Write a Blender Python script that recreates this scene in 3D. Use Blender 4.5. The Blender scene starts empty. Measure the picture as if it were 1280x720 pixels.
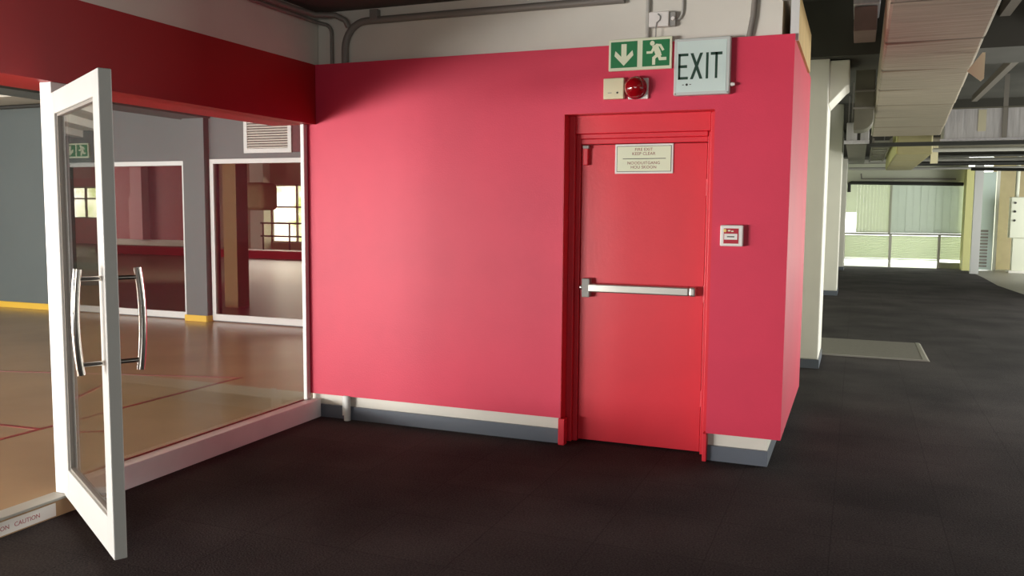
import bpy, bmesh, math, random
from mathutils import Vector, Matrix
random.seed(7)
SC = bpy.context.scene
COL = SC.collection
PI = math.pi

# ------------------------------------------------------------------ materials
def lin(c):
    out = []
    for v in c:
        v = v / 255.0
        out.append(v / 12.92 if v <= 0.04045 else ((v + 0.055) / 1.055) ** 2.4)
    return (out[0], out[1], out[2], 1.0)

def mat(name, rgb, rough=0.5, metal=0.0, var=0.0, vscale=6.0, bump=0.0, bscale=60.0, stretch=(1, 1, 1), spec=0.5, emit=None, es=0.0, trans=0.0, coat=0.0):
    m = bpy.data.materials.new(name); m.use_nodes = True
    nt = m.node_tree; b = nt.nodes['Principled BSDF']
    c = lin(rgb)
    b.inputs['Base Color'].default_value = c
    b.inputs['Roughness'].default_value = rough
    b.inputs['Metallic'].default_value = metal
    b.inputs['Specular IOR Level'].default_value = spec
    b.inputs['Coat Weight'].default_value = coat
    b.inputs['Transmission Weight'].default_value = trans
    if emit:
        b.inputs['Emission Color'].default_value = lin(emit); b.inputs['Emission Strength'].default_value = es
    if var or bump:
        tc = nt.nodes.new('ShaderNodeTexCoord'); mp = nt.nodes.new('ShaderNodeMapping')
        mp.inputs['Scale'].default_value = stretch
        nt.links.new(tc.outputs['Object'], mp.inputs['Vector'])
    if var:
        n = nt.nodes.new('ShaderNodeTexNoise'); n.inputs['Scale'].default_value = vscale; n.inputs['Detail'].default_value = 5
        nt.links.new(mp.outputs['Vector'], n.inputs['Vector'])
        r = nt.nodes.new('ShaderNodeValToRGB')
        r.color_ramp.elements[0].position = 0.3; r.color_ramp.elements[1].position = 0.7
        r.color_ramp.elements[0].color = tuple(max(0, x * (1 - var)) for x in c[:3]) + (1,)
        r.color_ramp.elements[1].color = tuple(min(1, x * (1 + var)) for x in c[:3]) + (1,)
        nt.links.new(n.outputs['Fac'], r.inputs['Fac']); nt.links.new(r.outputs['Color'], b.inputs['Base Color'])
    if bump:
        n2 = nt.nodes.new('ShaderNodeTexNoise'); n2.inputs['Scale'].default_value = bscale; n2.inputs['Detail'].default_value = 4
        nt.links.new(mp.outputs['Vector'], n2.inputs['Vector'])
        bp = nt.nodes.new('ShaderNodeBump'); bp.inputs['Strength'].default_value = bump; bp.inputs['Distance'].default_value = 0.02
        nt.links.new(n2.outputs['Fac'], bp.inputs['Height']); nt.links.new(bp.outputs['Normal'], b.inputs['Normal'])
    return m

def glass_mat(name, tint=(1, 1, 1), f0=0.04, rough=0.0):
    m = bpy.data.materials.new(name); m.use_nodes = True
    nt = m.node_tree; nt.nodes.clear()
    out = nt.nodes.new('ShaderNodeOutputMaterial'); mix = nt.nodes.new('ShaderNodeMixShader')
    tr = nt.nodes.new('ShaderNodeBsdfTransparent'); tr.inputs['Color'].default_value = tint + (1,)
    gl = nt.nodes.new('ShaderNodeBsdfGlossy'); gl.inputs['Roughness'].default_value = rough
    ge = nt.nodes.new('ShaderNodeNewGeometry')
    dot = nt.nodes.new('ShaderNodeVectorMath'); dot.operation = 'DOT_PRODUCT'
    nt.links.new(ge.outputs['Incoming'], dot.inputs[0]); nt.links.new(ge.outputs['Normal'], dot.inputs[1])
    def M(op, a, b):
        n = nt.nodes.new('ShaderNodeMath'); n.operation = op
        for i, x in enumerate((a, b)):
            if x is None: continue
            if isinstance(x, (int, float)): n.inputs[i].default_value = x
            else: nt.links.new(x, n.inputs[i])
        return n.outputs[0]
    ab = M('ABSOLUTE', dot.outputs['Value'], None)
    f = M('ADD', M('MULTIPLY', M('POWER', M('SUBTRACT', 1.0, ab), 5.0), 1 - f0), f0)
    nt.links.new(f, mix.inputs['Fac']); nt.links.new(tr.outputs[0], mix.inputs[1]); nt.links.new(gl.outputs[0], mix.inputs[2])
    nt.links.new(mix.outputs[0], out.inputs['Surface'])
    return m

def emit_mat(name, stops, strength, scale=2.0):
    m = bpy.data.materials.new(name); m.use_nodes = True
    nt = m.node_tree; nt.nodes.clear()
    out = nt.nodes.new('ShaderNodeOutputMaterial'); em = nt.nodes.new('ShaderNodeEmission'); em.inputs['Strength'].default_value = strength
    tc = nt.nodes.new('ShaderNodeTexCoord'); n = nt.nodes.new('ShaderNodeTexNoise'); n.inputs['Scale'].default_value = scale; n.inputs['Detail'].default_value = 6
    nt.links.new(tc.outputs['Object'], n.inputs['Vector'])
    r = nt.nodes.new('ShaderNodeValToRGB')
    r.color_ramp.elements[0].position = stops[0][0]; r.color_ramp.elements[0].color = lin(stops[0][1])
    r.color_ramp.elements[1].position = stops[-1][0]; r.color_ramp.elements[1].color = lin(stops[-1][1])
    for p, c in stops[1:-1]:
        e = r.color_ramp.elements.new(p); e.color = lin(c)
    nt.links.new(n.outputs['Fac'], r.inputs['Fac']); nt.links.new(r.outputs['Color'], em.inputs['Color']); nt.links.new(em.outputs[0], out.inputs['Surface'])
    return m

def translucent(m, fac):
    nt = m.node_tree; b = nt.nodes['Principled BSDF']; out = [n for n in nt.nodes if n.type == 'OUTPUT_MATERIAL'][0]
    t = nt.nodes.new('ShaderNodeBsdfTranslucent'); t.inputs['Color'].default_value = b.inputs['Base Color'].default_value
    mx = nt.nodes.new('ShaderNodeMixShader'); mx.inputs['Fac'].default_value = fac
    nt.links.new(b.outputs[0], mx.inputs[1]); nt.links.new(t.outputs[0], mx.inputs[2]); nt.links.new(mx.outputs[0], out.inputs['Surface'])

def carpet_mat():
    m = mat('carpet charcoal', (50, 47, 47), 0.95, spec=0.15)
    nt = m.node_tree; b = nt.nodes['Principled BSDF']
    tc = nt.nodes.new('ShaderNodeTexCoord')
    a = nt.nodes.new('ShaderNodeTexNoise'); a.inputs['Scale'].default_value = 110; a.inputs['Detail'].default_value = 3
    c = nt.nodes.new('ShaderNodeTexNoise'); c.inputs['Scale'].default_value = 1.3; c.inputs['Detail'].default_value = 6
    for n in (a, c): nt.links.new(tc.outputs['Object'], n.inputs['Vector'])
    mx = nt.nodes.new('ShaderNodeMath'); mx.operation = 'MULTIPLY_ADD'; mx.inputs[1].default_value = 0.55
    nt.links.new(a.outputs['Fac'], mx.inputs[0])
    m2 = nt.nodes.new('ShaderNodeMath'); m2.operation = 'MULTIPLY'; m2.inputs[1].default_value = 0.45
    nt.links.new(c.outputs['Fac'], m2.inputs[0]); nt.links.new(m2.outputs[0], mx.inputs[2])
    r = nt.nodes.new('ShaderNodeValToRGB')
    r.color_ramp.elements[0].position = 0.36; r.color_ramp.elements[0].color = lin((37, 34, 35))
    r.color_ramp.elements[1].position = 0.66; r.color_ramp.elements[1].color = lin((80, 75, 74))
    # faint 0.5 m carpet tile joints
    br = nt.nodes.new('ShaderNodeTexBrick'); br.offset = 0; br.inputs['Scale'].default_value = 1
    br.inputs['Brick Width'].default_value = 0.5; br.inputs['Row Height'].default_value = 0.5; br.inputs['Mortar Size'].default_value = 0.003
    br.inputs['Color1'].default_value = (1, 1, 1, 1); br.inputs['Color2'].default_value = (.86, .86, .86, 1); br.inputs['Mortar'].default_value = (.6, .6, .6, 1)
    nt.links.new(tc.outputs['Object'], br.inputs['Vector'])
    nt.links.new(mx.outputs[0], r.inputs['Fac'])
    mu = nt.nodes.new('ShaderNodeMix'); mu.data_type = 'RGBA'; mu.blend_type = 'MULTIPLY'; mu.inputs['Factor'].default_value = 0.8
    nt.links.new(r.outputs['Color'], mu.inputs['A']); nt.links.new(br.outputs['Color'], mu.inputs['B'])
    nt.links.new(mu.outputs['Result'], b.inputs['Base Color'])
    bp = nt.nodes.new('ShaderNodeBump'); bp.inputs['Strength'].default_value = 0.6; bp.inputs['Distance'].default_value = 0.006
    nt.links.new(a.outputs['Fac'], bp.inputs['Height']); nt.links.new(bp.outputs['Normal'], b.inputs['Normal'])
    return m

M = {}
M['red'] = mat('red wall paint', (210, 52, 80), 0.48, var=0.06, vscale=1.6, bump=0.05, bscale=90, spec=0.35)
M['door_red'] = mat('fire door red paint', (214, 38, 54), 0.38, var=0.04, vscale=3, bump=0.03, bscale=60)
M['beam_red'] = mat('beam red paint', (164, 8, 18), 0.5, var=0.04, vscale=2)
M['white'] = mat('white paint', (216, 212, 200), 0.55, var=0.04, vscale=3, bump=0.04, bscale=50)
M['white_gloss'] = mat('white powder coat', (212, 212, 208), 0.35)
M['leaf_white_dim'] = mat('white door paint darkened as if less lit', (186, 186, 181), 0.4, var=0.03, vscale=4)  # same white as the post, darkened because less light reaches the leaf
M['sill'] = mat('sill paint', (242, 238, 238), 0.5, var=0.04, vscale=5)
M['skirt'] = mat('blue grey skirting tile', (96, 102, 112), 0.4)
M['carpet'] = carpet_mat()
M['vinyl'] = mat('tan sports vinyl', (174, 143, 108), 0.25, var=0.10, vscale=1.2, stretch=(1, 1, 1))
M['line'] = mat('red court line paint', (150, 40, 36), 0.35)
M['grey_wall'] = mat('slate grey wall paint', (90, 98, 96), 0.6, var=0.04, vscale=1.5)
M['yellow'] = mat('yellow skirting paint', (222, 180, 60), 0.5)
M['ceil_dark'] = mat('dark soffit concrete', (86, 80, 74), 0.85, var=0.15, vscale=2)
M['ceil_void'] = mat('dark ceiling slab', (70, 68, 62), 0.9, var=0.2, vscale=1.5)
M['ceil_white'] = mat('white ceiling paint', (190, 186, 172), 0.8, var=0.05)
M['pipe'] = mat('grey conduit', (128, 122, 114), 0.5)
M['pipe_light'] = mat('pale grey conduit', (178, 176, 168), 0.5)
M['pipe_dark'] = mat('dark pipe', (46, 46, 42), 0.6)
M['box_cream'] = mat('cream plastic', (226, 216, 180), 0.4)
M['box_white'] = mat('white plastic', (230, 226, 220), 0.4)
M['plate_grey'] = mat('grey plate', (150, 148, 142), 0.5)
M['sign_green'] = mat('sign green', (22, 118, 66), 0.4)
M['sign_cream'] = mat('photoluminescent cream', (222, 226, 196), 0.45)
M['exit_face'] = mat('exit sign pale acrylic', (206, 222, 216), 0.3)
M['exit_frame'] = mat('exit sign frame', (196, 200, 196), 0.4)
M['exit_green'] = mat('exit letter green', (12, 58, 40), 0.45)
M['ink'] = mat('dark ink', (40, 40, 36), 0.6)
M['ink_red'] = mat('brown red ink', (140, 60, 54), 0.6)
M['tape_red'] = mat('faded red print', (176, 84, 92), 0.6)
M['dome'] = mat('red beacon lens', (150, 6, 18), 0.12, coat=0.6)
M['mcp_red'] = mat('call point red', (176, 18, 44), 0.35)
M['led'] = mat('yellow indicator', (240, 210, 120), 0.4)
M['alu'] = mat('brushed aluminium', (190, 188, 180), 0.35, metal=0.85)
M['chrome'] = mat('polished steel', (214, 208, 200), 0.14, metal=1.0)
M['glass'] = glass_mat('clear glass', (0.95, 0.96, 0.955), 0.045)
M['glass_tint'] = glass_mat('brown tinted glass', (0.80, 0.75, 0.70), 0.0)
M['foil'] = mat('dusty foil duct wrap', (164, 152, 134), 0.55, metal=0.15, var=0.14, vscale=3, bump=0.5, bscale=3.0, stretch=(0.6, 5, 1))
M['foil_grey'] = mat('grey foil duct wrap', (190, 186, 186), 0.5, metal=0.2, var=0.12, vscale=5, bump=0.35, bscale=5, stretch=(5, 1, 0.6))
M['foil_edge'] = mat('bright foil tape', (206, 198, 170), 0.35, metal=0.3)
M['foil_yel'] = mat('yellowish duct wrap', (176, 166, 122), 0.55, var=0.1, vscale=4, bump=0.3, bscale=3, stretch=(.6, 5, 1))
M['duct_olive'] = mat('olive grey duct', (104, 100, 86), 0.6, var=0.1)
M['duct_pink'] = mat('rose grey duct', (134, 108, 102), 0.55, var=0.1)
M['silver'] = mat('silver insulation', (206, 202, 204), 0.35, metal=0.4, var=0.1, vscale=30)
M['board_tan'] = mat('bare plywood', (196, 164, 104), 0.7, var=0.12, vscale=5, stretch=(1, 1, .3))
M['column'] = mat('off white column paint', (236, 232, 220), 0.6, var=0.03, vscale=2)
M['tile_floor'] = mat('grey floor tile', (128, 124, 114), 0.45, var=0.06, vscale=3)
M['mat_grey'] = mat('grey ribbed mat', (112, 108, 100), 0.7, var=0.1, vscale=40)
M['mat_edge'] = mat('mat edge metal', (166, 162, 154), 0.4, metal=0.5)
M['blind'] = mat('pale green roller blind', (226, 230, 214), 0.7, var=0.03, vscale=1.5)
M['blind_cool'] = mat('pale grey roller blind', (218, 224, 216), 0.7, var=0.03, vscale=1.5)
M['louvre'] = mat('pale louvre slat', (228, 232, 216), 0.6)
M['pale_yellow'] = mat('pale yellow paint', (220, 218, 150), 0.6)
M['pale_wall'] = mat('pale green grey wall', (204, 206, 186), 0.7)
M['beige'] = mat('beige wall paint', (170, 156, 120), 0.7, var=0.05)
M['maroon'] = mat('dark maroon paint', (74, 30, 28), 0.6)
M['hall_red'] = mat('hall red paint', (170, 24, 36), 0.5)
M['hall_pink_lit'] = mat('hall pilaster with pink light painted in', (224, 140, 146), 0.5)  # pink of the light on the pilaster is put into its colour
M['hall_brown'] = mat('hall brown wall', (160, 136, 112), 0.6)
M['hall_floor'] = mat('hall floor', (112, 102, 88), 0.35, var=0.1, vscale=1)
M['daylight'] = emit_mat('daylight garden', [(0.38, (150, 170, 90)), (0.5, (235, 240, 215)), (0.62, (255, 255, 250))], 7.0, 0.9)
M['sky_gap'] = emit_mat('daylight gap', [(0.3, (225, 235, 215)), (0.7, (255, 255, 250))], 7.0, 1.0)

for k_, f_ in (('blind', .42), ('blind_cool', .34), ('louvre', .5)): translucent(M[k_], f_)

# ------------------------------------------------------------------ mesh builder
class MB:
    def __init__(s): s.v = []; s.f = []; s.smooth = []
    def add(s, vs, fs, smooth=False):
        o = len(s.v); s.v += [tuple(v) for v in vs]; s.f += [tuple(i + o for i in f) for f in fs]; s.smooth += [smooth] * len(fs); return s
    def box(s, x0, y0, z0, x1, y1, z1):
        return s.add([(x0, y0, z0), (x1, y0, z0), (x1, y1, z0), (x0, y1, z0), (x0, y0, z1), (x1, y0, z1), (x1, y1, z1), (x0, y1, z1)],
                     [(0, 3, 2, 1), (4, 5, 6, 7), (0, 1, 5, 4), (1, 2, 6, 5), (2, 3, 7, 6), (3, 0, 4, 7)])
    def hexa(s, b, t):   # four bottom points (ccw seen from above), four top points
        return s.add(list(b) + list(t), [(3, 2, 1, 0), (4, 5, 6, 7), (0, 1, 5, 4), (1, 2, 6, 5), (2, 3, 7, 6), (3, 0, 4, 7)])
    def prism(s, pts, axis, a, b):   # 2-D outline extruded along an axis
        def P(p, t):
            return {'x': (t, p[0], p[1]), 'y': (p[0], t, p[1]), 'z': (p[0], p[1], t)}[axis]
        n = len(pts); vs = [P(p, a) for p in pts] + [P(p, b) for p in pts]
        fs = [tuple(range(n))[::-1], tuple(range(n, 2 * n))] + [(i, (i + 1) % n, n + (i + 1) % n, n + i) for i in range(n)]
        return s.add(vs, fs)
    def tube(s, pts, r, n=12, cap=True):
        pts = [Vector(p) for p in pts]; rings = []
        t0 = (pts[1] - pts[0]).normalized()
        up = Vector((0, 0, 1)) if abs(t0.z) < 0.9 else Vector((1, 0, 0))
        a = t0.cross(up).normalized()
        for i, p in enumerate(pts):
            d = ((pts[i + 1] - p).normalized() if i < len(pts) - 1 else Vector()) + ((p - pts[i - 1]).normalized() if i else Vector())
            d.normalize(); a = (a - d * a.dot(d)).normalized(); b = d.cross(a)
            rr = r[i] if isinstance(r, (list, tuple)) else r
            rings.append([p + (a * math.cos(2 * PI * k / n) + b * math.sin(2 * PI * k / n)) * rr for k in range(n)])
        vs = [v for q in rings for v in q]; m = len(rings)
        fs = [(i * n + k, i * n + (k + 1) % n, (i + 1) * n + (k + 1) % n, (i + 1) * n + k) for i in range(m - 1) for k in range(n)]
        s.add(vs, fs, True)
        if cap: s.add(rings[0], [tuple(range(n))[::-1]]); s.add(rings[-1], [tuple(range(n))])
        return s
    def lathe(s, prof, c, axis='y', sgn=-1, n=32):   # prof: (radius, distance along axis)
        rings = []
        for r, d in prof:
            ring = []
            for k in range(n):
                u, w = r * math.cos(2 * PI * k / n), r * math.sin(2 * PI * k / n)
                ring.append({'y': (c[0] + u, c[1] + sgn * d, c[2] + w), 'z': (c[0] + u, c[1] + w, c[2] + sgn * d), 'x': (c[0] + sgn * d, c[1] + u, c[2] + w)}[axis])
            rings.append(ring)
        vs = [v for q in rings for v in q]
        s.add(vs, [(i * n + k, i * n + (k + 1) % n, (i + 1) * n + (k + 1) % n, (i + 1) * n + k) for i in range(len(rings) - 1) for k in range(n)], True)
        s.add(rings[-1], [tuple(range(n))]); s.add(rings[0], [tuple(range(n))[::-1]])
        return s

WORLD = {}
def tag(o, label=None, cat=None, group=None, kind=None):
    if label: o['label'] = label
    if cat: o['category'] = cat
    if group: o['group'] = group
    if kind: o['kind'] = kind
    return o
def place(o, origin, parent):
    WORLD[o.name] = Vector(origin)
    if parent: o.parent = parent; o.location = Vector(origin) - WORLD[parent.name]
    else: o.location = Vector(origin)
def build(name, mb, m, parent=None, origin=None, bevel=0.0, seg=2, label=None):
    if origin is None:
        xs = [v[0] for v in mb.v]; ys = [v[1] for v in mb.v]; zs = [v[2] for v in mb.v]
        origin = ((min(xs) + max(xs)) / 2, (min(ys) + max(ys)) / 2, min(zs))
    me = bpy.data.meshes.new(name)
    me.from_pydata([tuple(Vector(v) - Vector(origin)) for v in mb.v], [], mb.f)
    for p, sm in zip(me.polygons, mb.smooth): p.use_smooth = sm
    bm = bmesh.new(); bm.from_mesh(me); bmesh.ops.recalc_face_normals(bm, faces=bm.faces); bm.to_mesh(me); bm.free()
    me.materials.append(m)
    o = bpy.data.objects.new(name, me); COL.objects.link(o); place(o, origin, parent)
    if bevel:
        md = o.modifiers.new('bevel', 'BEVEL'); md.width = bevel; md.segments = seg; md.limit_method = 'ANGLE'; md.angle_limit = math.radians(40)
    if label: o['label'] = label
    return o
def thing(name, loc, label, cat, group=None, kind=None):
    o = bpy.data.objects.new(name, None); COL.objects.link(o); o.empty_display_size = 0.1; place(o, loc, None)
    return tag(o, label, cat, group, kind)
def struct(name, mb, m, label, cat, **k):
    return tag(build(name, mb, m, **k), label, cat, kind='structure')
def B(*a): return MB().box(*a)
def copy_tree(o, delta, label, group=None):
    r = o.copy(); COL.objects.link(r); r.location = o.location + Vector(delta); r['label'] = label
    if group: r['group'] = group
    for ch in list(o.children):
        c = ch.copy(); COL.objects.link(c); c.parent = r
        for g in list(ch.children):
            d = g.copy(); COL.objects.link(d); d.parent = c
    return r
def arc(c, r, a0, a1, n, plane='xz', off=0.0):
    out = []
    for i in range(n + 1):
        a = math.radians(a0 + (a1 - a0) * i / n); u, w = c[0] + r * math.cos(a), c[1] + r * math.sin(a)
        out.append((u, off, w) if plane == 'xz' else ((off, u, w) if plane == 'yz' else (u, w, off)))
    return out

def text_mesh(lines, size, depth, m, parent, name, M4, spacing=1.0, align='CENTER'):
    cu = bpy.data.curves.new(name, 'FONT'); cu.body = '\n'.join(lines); cu.size = size; cu.align_x = align; cu.align_y = 'CENTER'
    cu.extrude = depth; cu.space_character = spacing; cu.resolution_u = 3
    t = bpy.data.objects.new(name, cu); COL.objects.link(t)
    bpy.context.view_layer.update()
    dg = bpy.context.evaluated_depsgraph_get()
    me = bpy.data.meshes.new_from_object(t.evaluated_get(dg)); bpy.data.objects.remove(t); bpy.data.curves.remove(cu)
    me.transform(M4); mb = MB(); mb.add([v.co[:] for v in me.vertices], [tuple(p.vertices) for p in me.polygons]); bpy.data.meshes.remove(me)
    return build(name, mb, m, parent)
# text standing on the front wall, facing -y
def facing(x, y, z): return Matrix(((1, 0, 0, x), (0, 0, -1, y), (0, 1, 0, z), (0, 0, 0, 1)))

# ------------------------------------------------------------------ setting: floors
cp = MB(); cp.prism([(-0.02, -13), (6.62, -13), (6.6, 8), (6.53, 13.4), (6.37, 15.5), (6.39, 18), (6.33, 21.3), (2.5, 21.3), (2.5, 1.6), (-0.02, 1.6)], 'z', -0.1, 0.0)
struct('floor', cp, M['carpet'], 'charcoal carpet tile floor in front of the red wall and down the corridor', 'floor', origin=(0, 0, -0.1))
tf = MB(); tf.prism([(6.62, -13), (12, -13), (12, 21.3), (6.33, 21.3), (6.39, 18), (6.37, 15.5), (6.53, 13.4), (6.6, 8)], 'z', -0.1, 0.002)
struct('floor_tile', tf, M['tile_floor'], 'grey hard floor along the right edge of the dark carpet', 'floor')
struct('floor_studio', B(-12, -13, -0.1, -0.02, 3.46, 0.085), M['vinyl'], 'tan sports vinyl floor of the studio beyond the glass', 'floor')
struct('floor_hall', B(-40, 3.46, -0.1, 2.3, 20.2, 0.08), M['hall_floor'], 'brown grey floor of the hall behind the framed panes', 'floor')

# ------------------------------------------------------------------ setting: front wall block with the fire door
DX0, DX1, DZ = 1.835, 2.76, 2.1
core = MB()
core.box(-0.085, 0.05, 0.09, DX0, 0.22, 2.86); core.box(DX1, 0.05, 0.09, 3.114, 0.22, 2.86); core.box(DX0, 0.05, DZ, DX1, 0.22, 2.86)
core.box(2.94, 0.22, 0.09, 3.114, 1.70, 2.86)
struct('wall_front', core, M['white'], 'white wall behind the red cladding, bare above and below it', 'wall', origin=(0, 0.05, 0))
clad = MB()
clad.box(-0.085, 0.0, 0.174, DX0, 0.05, 2.5); clad.box(DX1, 0.0, 0.174, 3.19, 0.05, 2.5); clad.box(DX0, 0.0, DZ, DX1, 0.05, 2.5)
struct('wall_cladding', clad, M['red'], 'red painted wall facing with the fire door in it', 'wall', origin=(0, 0, 0.174))
struct('wall_side', B(3.116, 0.052, 0.174, 3.19, 1.72, 2.5), M['red'], 'narrow red side wall turning the corner into the corridor', 'wall')
sk = MB(); sk.box(-0.03, 0.03, 0, DX0, 0.05, 0.092); struct('baseboard_front', sk, M['skirt'], 'blue grey skirting left of the fire door', 'skirting')
sk = MB(); sk.box(DX1, 0.03, 0, 3.118, 0.05, 0.092); sk.box(3.098, 0.05, 0, 3.118, 1.70, 0.092); struct('baseboard_corner', sk, M['skirt'], 'blue grey skirting right of the fire door at the corner', 'skirting')

# ------------------------------------------------------------------ fire door
fd = thing('door_1', ((DX0 + DX1) / 2, 0.1, 0), 'red fire door with a silver push bar and a cream notice', 'door', kind='structure')
fr = MB()
YB = 0.27
fr.box(DX0 + .001, 0.105, 0.0, 1.875, YB, 2.0995); fr.box(1.875, 0.135, 0.0, 1.905, YB, 1.985)
fr.box(2.722, 0.105, 0.0, DX1 - .001, YB, 2.0995); fr.box(2.702, 0.135, 0.0, 2.722, YB, 1.985)
fr.box(1.875, 0.105, 1.985, 2.722, YB, 2.0995); fr.box(1.905, 0.125, 1.955, 2.702, YB, 1.985); fr.box(1.905, 0.138, 1.922, 2.702, YB, 1.955)
fr.box(DX0 - .012, -0.008, 0.0, DX0 + .03, 0.055, 0.172); fr.box(DX1 - .02, -0.008, 0.0, DX1 + .006, 0.055, 0.172)
build('frame', fr, M['door_red'], fd, bevel=0.004)
ln = MB(); ln.box(DX0, 0.001, 0.0, DX0 + .003, 0.104, DZ); ln.box(DX1 - .003, 0.001, 0.0, DX1, 0.104, DZ); ln.box(DX0 + .003, 0.001, DZ - .003, DX1 - .003, 0.104, DZ)
build('reveal_lining', ln, M['door_red'], fd)
leaf = build('leaf', B(1.918, 0.15, 0.012, 2.709, 0.195, 1.918), M['door_red'], fd, bevel=0.003)
for zz in (0.35, 1.0, 1.65):
    hb = MB().tube([(2.7015, 0.144, zz - .05), (2.7015, 0.144, zz + .05)], 0.006, 10); build('hinge', hb, M['door_red'], fd)
bar = MB(); bar.box(1.992, 0.0820, 0.987, 2.63, 0.1490, 1.041)
pb = build('push_bar', bar, M['alu'], leaf, bevel=0.008, label='silver horizontal push bar')
# parts below the leaf
cap = MB(); cap.box(2.63, 0.0840, 0.984, 2.672, 0.1490, 1.044); build('end_cap', cap, M['alu'], leaf, bevel=0.012)
br = MB(); br.box(1.945, 0.0950, 0.952, 1.998, 0.1490, 1.072); build('latch_case', br, M['plate_grey'], leaf, bevel=0.006)
kn = MB(); kn.lathe([(0.014, 0), (0.016, 0.008), (0.012, 0.02)], (1.946, 0.1200, 1.014), 'x', -1, 16); build('latch_knob', kn, M['alu'], leaf)
st = MB(); st.box(1.936, 0.1160, 1.79, 1.968, 0.1490, 1.912); build('top_latch', st, M['door_red'], leaf, bevel=0.005)
st = MB(); st.box(1.934, 0.1120, 1.893, 1.974, 0.1495, 1.913); build('latch_cap', st, M['plate_grey'], leaf, bevel=0.004)
# notice on the door
nt_ = thing('notice_plate', (2.322, 0.1, 1.735), 'cream two-language notice plate with brown red writing at the top of the fire door', 'sign')
build('plate', B(2.139, 0.1420, 1.735, 2.506, 0.1495, 1.918), M['box_white'], nt_, bevel=0.003)
bd = MB(); bx0, bx1, bz0, bz1 = 2.151, 2.494, 1.747, 1.906
build('border', B(bx0, 0.1405, bz0, bx1, 0.1420, bz1), M['ink'], nt_)
build('face', B(bx0 + .003, 0.1395, bz0 + .003, bx1 - .003, 0.1405, bz1 - .003), M['sign_cream'], nt_)
text_mesh(['FIRE EXIT', 'KEEP CLEAR'], 0.026, 0.0004, M['ink_red'], nt_, 'lettering', facing(2.322, 0.1392, 1.870), 1.05)
text_mesh(['NOODUITGANG', 'HOU SKOON'], 0.026, 0.0004, M['ink_red'], nt_, 'lettering', facing(2.322, 0.1392, 1.787), 1.05)
build('rule', B(2.19, 0.1390, 1.825, 2.46, 0.1395, 1.829), M['ink'], nt_)

leaf.location.x -= .0105; nt_.location.x -= .012

# ------------------------------------------------------------------ signs above the door
sg = thing('direction_sign', (2.31, 0.0, 2.343), 'green and cream sign with a down arrow and running figure above the fire door', 'sign')
build('panel', B(2.118, -0.016, 2.343, 2.502, 0.0, 2.530), M['sign_cream'], sg, bevel=0.004)
Y0, Y1 = -0.0175, -0.016
build('arrow_field', B(2.132, Y0, 2.361, 2.294, Y1, 2.514), M['sign_green'], sg)
build('figure_field', B(2.326, Y0, 2.361, 2.488, Y1, 2.514), M['sign_green'], sg)
ar = MB(); cx, cz = 2.213, 2.4375
ar.prism([(cx - .016, cz + .062), (cx + .016, cz + .062), (cx + .016, cz - .012), (cx + .052, cz + .024), (cx + .058, cz - .006), (cx, cz - .066), (cx - .058, cz - .006), (cx - .052, cz + .024), (cx - .016, cz - .012)], 'y', Y0 - .001, Y0)
build('arrow', ar, M['sign_cream'], sg)
rm = MB(); cx, cz = 2.407, 2.4375
DEP = [0]
def strip(mb, pts, w):
    for (a, b) in zip(pts[:-1], pts[1:]):
        DEP[0] = (DEP[0] + 1) % 12; yy = Y0 - .0006 - .00015 * DEP[0]
        d = Vector((b[0] - a[0], b[1] - a[1])); L = d.length; d /= L; n = Vector((-d[1], d[0])) * w
        e = d * w * .6
        mb.prism([(cx + a[0] - n[0] - e[0], cz + a[1] - n[1] - e[1]), (cx + b[0] - n[0] + e[0], cz + b[1] - n[1] + e[1]), (cx + b[0] + n[0] + e[0], cz + b[1] + n[1] + e[1]), (cx + a[0] + n[0] - e[0], cz + a[1] + n[1] - e[1])], 'y', yy, Y0)
strip(rm, [(-.004, .036), (.012, .0), (.016, -.012)], .017)
strip(rm, [(.002, .045), (.026, .042), (.042, .016)], .007)
strip(rm, [(-.008, .038), (-.026, .004), (-.052, .004)], .007)
strip(rm, [(.012, -.01), (-.012, -.03), (-.012, -.064)], .009)
strip(rm, [(.016, -.012), (.026, -.036), (.058, -.036)], .009)
rm.prism([(cx - .022 + .014 * math.cos(2 * PI * k / 20), cz + .056 + .014 * math.sin(2 * PI * k / 20)) for k in range(20)], 'y', Y0 - .003, Y0)
build('running_figure', rm, M['sign_cream'], sg)

ex = thing('exit_sign', (2.685, 0.0, 2.178), 'pale framed EXIT sign box with dark green letters right of the running figure sign', 'sign')
EY = -0.05
build('housing', B(2.522, EY, 2.178, 2.845, 0.0, 2.503), M['exit_frame'], ex, bevel=0.008)
build('face', B(2.540, EY - .002, 2.196, 2.824, EY, 2.486), M['exit_face'], ex, bevel=0.001)
ly0, ly1 = EY - .0032, EY - .002
z0, z1 = 2.268, 2.416
L = MB()
def lbox(a, b, c, d): L.box(a, ly0, b, c, ly1, d)
t = .013
x = 2.548; lbox(x, z0, x + t, z1); lbox(x, z1 - .015, x + .058, z1); lbox(x, (z0 + z1) / 2 - .008, x + .052, (z0 + z1) / 2 + .008); lbox(x, z0, x + .058, z0 + .015)
build('letter', L, M['exit_green'], ex)
L = MB(); x = 2.618
L.prism([(x, z0), (x + .017, z0), (x + .072, z1), (x + .055, z1)], 'y', ly0, ly1); L.prism([(x, z1), (x + .017, z1), (x + .072, z0), (x + .055, z0)], 'y', ly0 - .0002, ly1)
build('letter', L, M['exit_green'], ex)
L = MB(); x = 2.708; lbox(x, z0, x + t + .001, z1); build('letter', L, M['exit_green'], ex)
L = MB(); x = 2.734; lbox(x, z1 - .016, x + .066, z1); lbox(x + .026, z0, x + .040, z1); build('letter', L, M['exit_green'], ex)
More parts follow.
